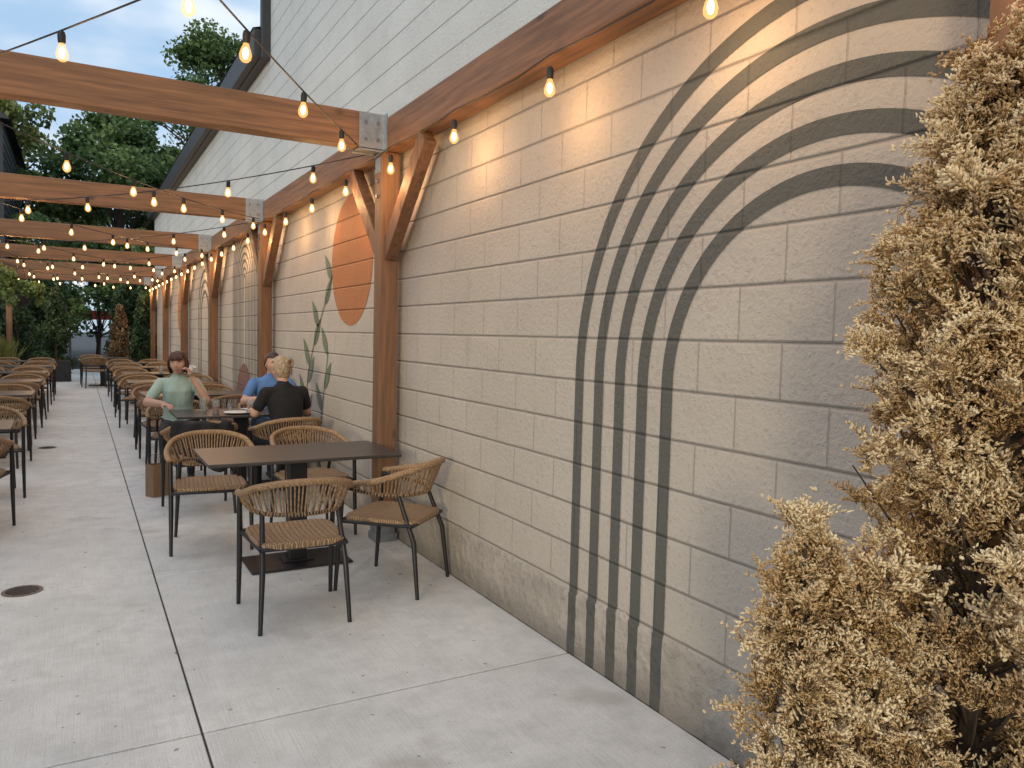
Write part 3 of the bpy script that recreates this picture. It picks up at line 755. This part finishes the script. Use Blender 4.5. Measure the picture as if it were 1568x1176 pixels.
# ---------------------------------------------------------------- leaf clouds
def leafcloud(cent,rad,n,size,seed,tonebase,up=.0):
    g=np.random.default_rng(seed); K=len(cent); ci=g.integers(0,K,n)
    d=g.normal(size=(n,3)); d/=np.linalg.norm(d,axis=1,keepdims=True); rr=g.random(n)**.45
    P=cent[ci]+d*rr[:,None]*rad[ci]
    D=g.normal(size=(n,3)); D[:,2]+=up; R=frames(D,g); s=size*g.uniform(.6,1.3,n)
    q=np.array([[0,-.0,-.5],[.32,.05,0],[0,0,.55],[-.32,.05,0]])
    V=np.einsum('nij,vj->nvi',R,q)*s[:,None,None]+P[:,None,:]
    F=np.arange(n*4).reshape(n,4)
    t=np.clip(tonebase[ci]+g.normal(0,.16,n)+.2*d[:,2]*rr,0,1)
    return V.reshape(-1,3),F,np.repeat(t,4)
def leafy_tree(name,x,y,h,cr,mat,seed,n=16000,leaf=.26,trunk=.3,base=.3):
    g=np.random.default_rng(seed); e=empty(name,(x,y,0)); K=60
    m=MB(); m.tube([(0,0,-.03),(.1,0,h*.3),(0,.1,h*.6),(.1,0,h*.9)],[trunk,trunk*.75,trunk*.45,.04],10)
    cs=[];
    for k in range(K):
        a=g.uniform(0,6.283); zz=base+(1-base)*g.random()**.8; prof=math.sin(math.pi*min(1,max(0,(zz-base+.08)/(1.13-base)))**.85)
        r=cr*prof*g.uniform(.35,1.0); c=np.array([r*math.cos(a),r*math.sin(a),h*zz-cr*.12]); cs.append(c)
        if k%2==0: m.tube([(0.05,0,max(h*.2,c[2]-r*.8-.8)),(c[0]*.5,c[1]*.5,c[2]-r*.25-.3),tuple(c)],[trunk*.3,trunk*.16,.02],5)
    m.obj('trunk',[M_bark],e)
    cs=np.array(cs); rad=cr*g.uniform(.13,.28,(K,1))*np.array([[1,1,.7]])
    V,F,t=leafcloud(cs,rad,n,leaf,seed+1,g.uniform(.2,.75,K)); link(bpy.data.objects.new('leaves',npmesh('leaves',V,F,t,[mat])),e)
leafy_tree('maple_tree',1.6,40,11.6,5.0,M_green,1,20000,.25)
leafy_tree('maple_tree',6.8,44,17.6,5.6,M_green,2,20000,.25)
leafy_tree('ash_tree',-3.2,43,13.0,4.4,M_yel,3,13000,.25)
leafy_tree('ash_tree',-7.5,48,13.5,4.8,M_yel,4,10000,.26)
leafy_tree('maple_tree',-3.0,55,11,5.5,M_green,5,10000,.34)
leafy_tree('maple_tree',5.5,56,12,6,M_green,6,10000,.34)
leafy_tree('small_tree',-1.4,34,5.8,2.3,M_green,8,7000,.16,.12,.12)
leafy_tree('small_tree',2.6,33.5,5.2,2.0,M_green,9,7000,.16,.12,.12)
leafy_tree('small_tree',.7,37,5.6,2.0,M_green,10,4000,.17,.10,.25)
def column(name,x,y,h,r,mat,seed,n,leaf,z0=.5,planter=True):
    g=np.random.default_rng(seed); e=empty(name,(x,y,0)); K=70; cs=[]
    for k in range(K):
        t=g.random(); a=g.uniform(0,6.283); R=r*(1-t)**.6*g.uniform(.6,1); cs.append([R*math.cos(a),R*math.sin(a),z0+(h-z0)*t])
    rad=np.full((K,1),r*.30)*np.array([[1,1,1.6]])
    V,F,t=leafcloud(np.array(cs),rad,n,leaf,seed,g.uniform(.1,.8,K),1.); link(bpy.data.objects.new('foliage',npmesh('foliage',V,F,t,[mat])),e)
    m=MB(); m.tube([(0,0,.0),(0,0,h*.9)],[.04,.01],6); m.obj('trunk',[M_bark],e)
    if planter:
        m=MB(); m.box((0,0,.29),(.72,.6,.58)); m.box((0,0,.583),(.64,.52,.02),1); m.obj('planter_box',[M_planter,M_bark],e,smooth=False,bevel=.012)
M_dead2=foliage('dead_arborvitae_far',(.04,.028,.014),(.15,.095,.045),(.28,.19,.10),0)
column('arborvitae',-.55,25.0,2.5,.42,M_hedge,21,4500,.09)
column('dead_arborvitae',1.05,25.0,2.1,.34,M_dead2,22,3500,.07)
column('arborvitae',-1.55,26.6,2.9,.5,M_hedge,23,4500,.10)
column('arborvitae',1.75,26.2,2.6,.4,M_hedge,24,3500,.10)
for i,x in enumerate((-5,-4.1,-3.2,-2.4,-1.6,-.9,1.4,2.2,3.0)):
    column('arborvitae',x+j(.1),29.2+j(.4),3.3+j(.4),.62,M_hedge,40+i,4500,.13,.1,False)
fe=empty('wood_fence')
m=MB()
for k in range(11):
    m.box((-2.6,15,.12+k*.165),(.025,24,.14))
for k in range(13): m.box((-2.64,3+k*2,.95),(.05,.09,1.9))
m.obj('slats',[M_wy],fe,smooth=False)
def basket(x,y,z,seed,top=2.87):
    e=empty('hanging_basket',(x,y,z)); g=np.random.default_rng(seed); K=46
    cs=np.array([[.36*math.cos(a)*r,.36*math.sin(a)*r,.16-.42*r*r*g.random()] for a,r in zip(g.uniform(0,6.28,K),g.uniform(.1,1,K))])
    V,F,t=leafcloud(cs,np.full((K,3),.11),4200,.065,9,g.uniform(.2,.9,K)); link(bpy.data.objects.new('foliage',npmesh('foliage',V,F,t,[M_green])),e)
    m=MB(); m.lathe([(.06,-.28),(.16,-.22),(.22,-.05),(.23,0)],n=20)
    for a in (0,2.1,4.2): m.tube([(.2*math.cos(a),.2*math.sin(a),0),(0,0,top-z)],.004,4)
    m.obj('pot',[M_planter],e)
basket(-1.0,17.85,2.18,5); basket(-1.2,13.75,2.2,6)
g5=np.random.default_rng(77)
for (x,y) in ((-1.85,22.3),(-1.85,24.0)):
    e=empty('ornamental_grass',(x,y,0)); n=500; P=g5.normal(0,.13,(n,3)); P[:,2]=.5; D=g5.normal(0,.35,(n,3)); D[:,2]=1; R=frames(D,g5)
    q=np.array([[-.008,0,0],[.008,0,0],[.004,.03,.4],[0,.1,.75]]); V=np.einsum('nij,vj->nvi',R,q)*g5.uniform(.7,1.1,(n,1,1))+P[:,None,:]
    link(bpy.data.objects.new('blades',npmesh('blades',V.reshape(-1,3),np.arange(n*4).reshape(n,4),np.repeat(g5.random(n),4),[M_yel])),e)
    m=MB(); m.box((0,0,.25),(.7,.7,.5)); m.obj('planter_box',[M_planter],e,smooth=False,bevel=.01)
h=empty('dark_house'); m=MB(); m.box((-5.7,37,4.3),(7,10,8.6)); 
for k in range(28): m.box((-2.19,37,.3+k*.3),(.02,10.02,.03))
m.obj('walls',[M_dark],h,smooth=False)
m=MB(); m.add([(-1.95,31.6,8.55),(-1.95,42.4,8.55),(-5.7,42.4,11.6),(-5.7,31.6,11.6),(-9.5,31.6,8.55),(-9.5,42.4,8.55)],[(0,1,2,3),(3,2,5,4),(0,3,4)]); m.obj('roof',[M_dark],h,smooth=False)
sg=MB(); sg.box((.7,48,2.2),(3.0,.15,.5),0); sg.box((-.4,48,1.0),(.12,.12,2.0),1); sg.box((1.8,48,1.0),(.12,.12,2.0),1)
sg.obj('red_sign',[simple('sign_red',(.55,.06,.03),.5),M_galv],smooth=False)
# ---------------------------------------------------------------- world
w=bpy.data.worlds.new('World'); S.world=w; w.use_nodes=True; t=w.node_tree; bg=t.nodes['Background']
class WN(NT):
    def __init__(s,t): s.t=t
q=WN(t)
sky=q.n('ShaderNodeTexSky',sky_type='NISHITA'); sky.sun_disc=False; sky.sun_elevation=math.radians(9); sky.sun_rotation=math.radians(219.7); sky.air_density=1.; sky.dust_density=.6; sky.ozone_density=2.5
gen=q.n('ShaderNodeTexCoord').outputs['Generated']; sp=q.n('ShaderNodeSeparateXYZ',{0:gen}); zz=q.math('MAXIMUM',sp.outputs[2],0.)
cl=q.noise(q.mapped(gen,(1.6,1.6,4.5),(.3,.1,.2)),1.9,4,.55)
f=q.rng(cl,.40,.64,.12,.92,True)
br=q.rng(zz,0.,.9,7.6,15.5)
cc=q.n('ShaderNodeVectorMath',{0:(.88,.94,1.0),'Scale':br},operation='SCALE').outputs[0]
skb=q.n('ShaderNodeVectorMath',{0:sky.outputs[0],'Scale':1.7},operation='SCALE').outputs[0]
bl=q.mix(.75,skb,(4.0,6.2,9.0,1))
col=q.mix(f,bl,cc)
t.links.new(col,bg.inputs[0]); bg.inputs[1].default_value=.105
l=bpy.data.lights.new('sun','SUN'); l.energy=1.15; l.angle=math.radians(8); l.color=(1,.83,.55)
so=bpy.data.objects.new('sun',l); dv=Vector((.64,.77,-.158)); so.rotation_euler=dv.to_track_quat('-Z','Y').to_euler(); so.location=(-5,-6,5); link(so)
# ---------------------------------------------------------------- camera
th=math.radians(29.6); pi_=math.radians(3.54); ro=math.radians(1.35)
F=Vector((math.sin(th)*math.cos(pi_),math.cos(th)*math.cos(pi_),-math.sin(pi_))); R0=Vector((math.cos(th),-math.sin(th),0)); U0=R0.cross(F)
Uv=U0*math.cos(ro)-R0*math.sin(ro); Rv=R0*math.cos(ro)+U0*math.sin(ro)
cam=bpy.data.cameras.new('camera'); cam.lens=26.86; cam.sensor_width=36; cam.clip_end=600; cam.clip_start=.02
co=bpy.data.objects.new('camera',cam); link(co); M=Matrix((Rv,Uv,-F)).transposed().to_4x4(); M.translation=(0,0,1.55); co.matrix_world=M
S.camera=co
S.view_settings.view_transform='Standard'; S.view_settings.look='None'; S.view_settings.exposure=0
print('lights',nl)
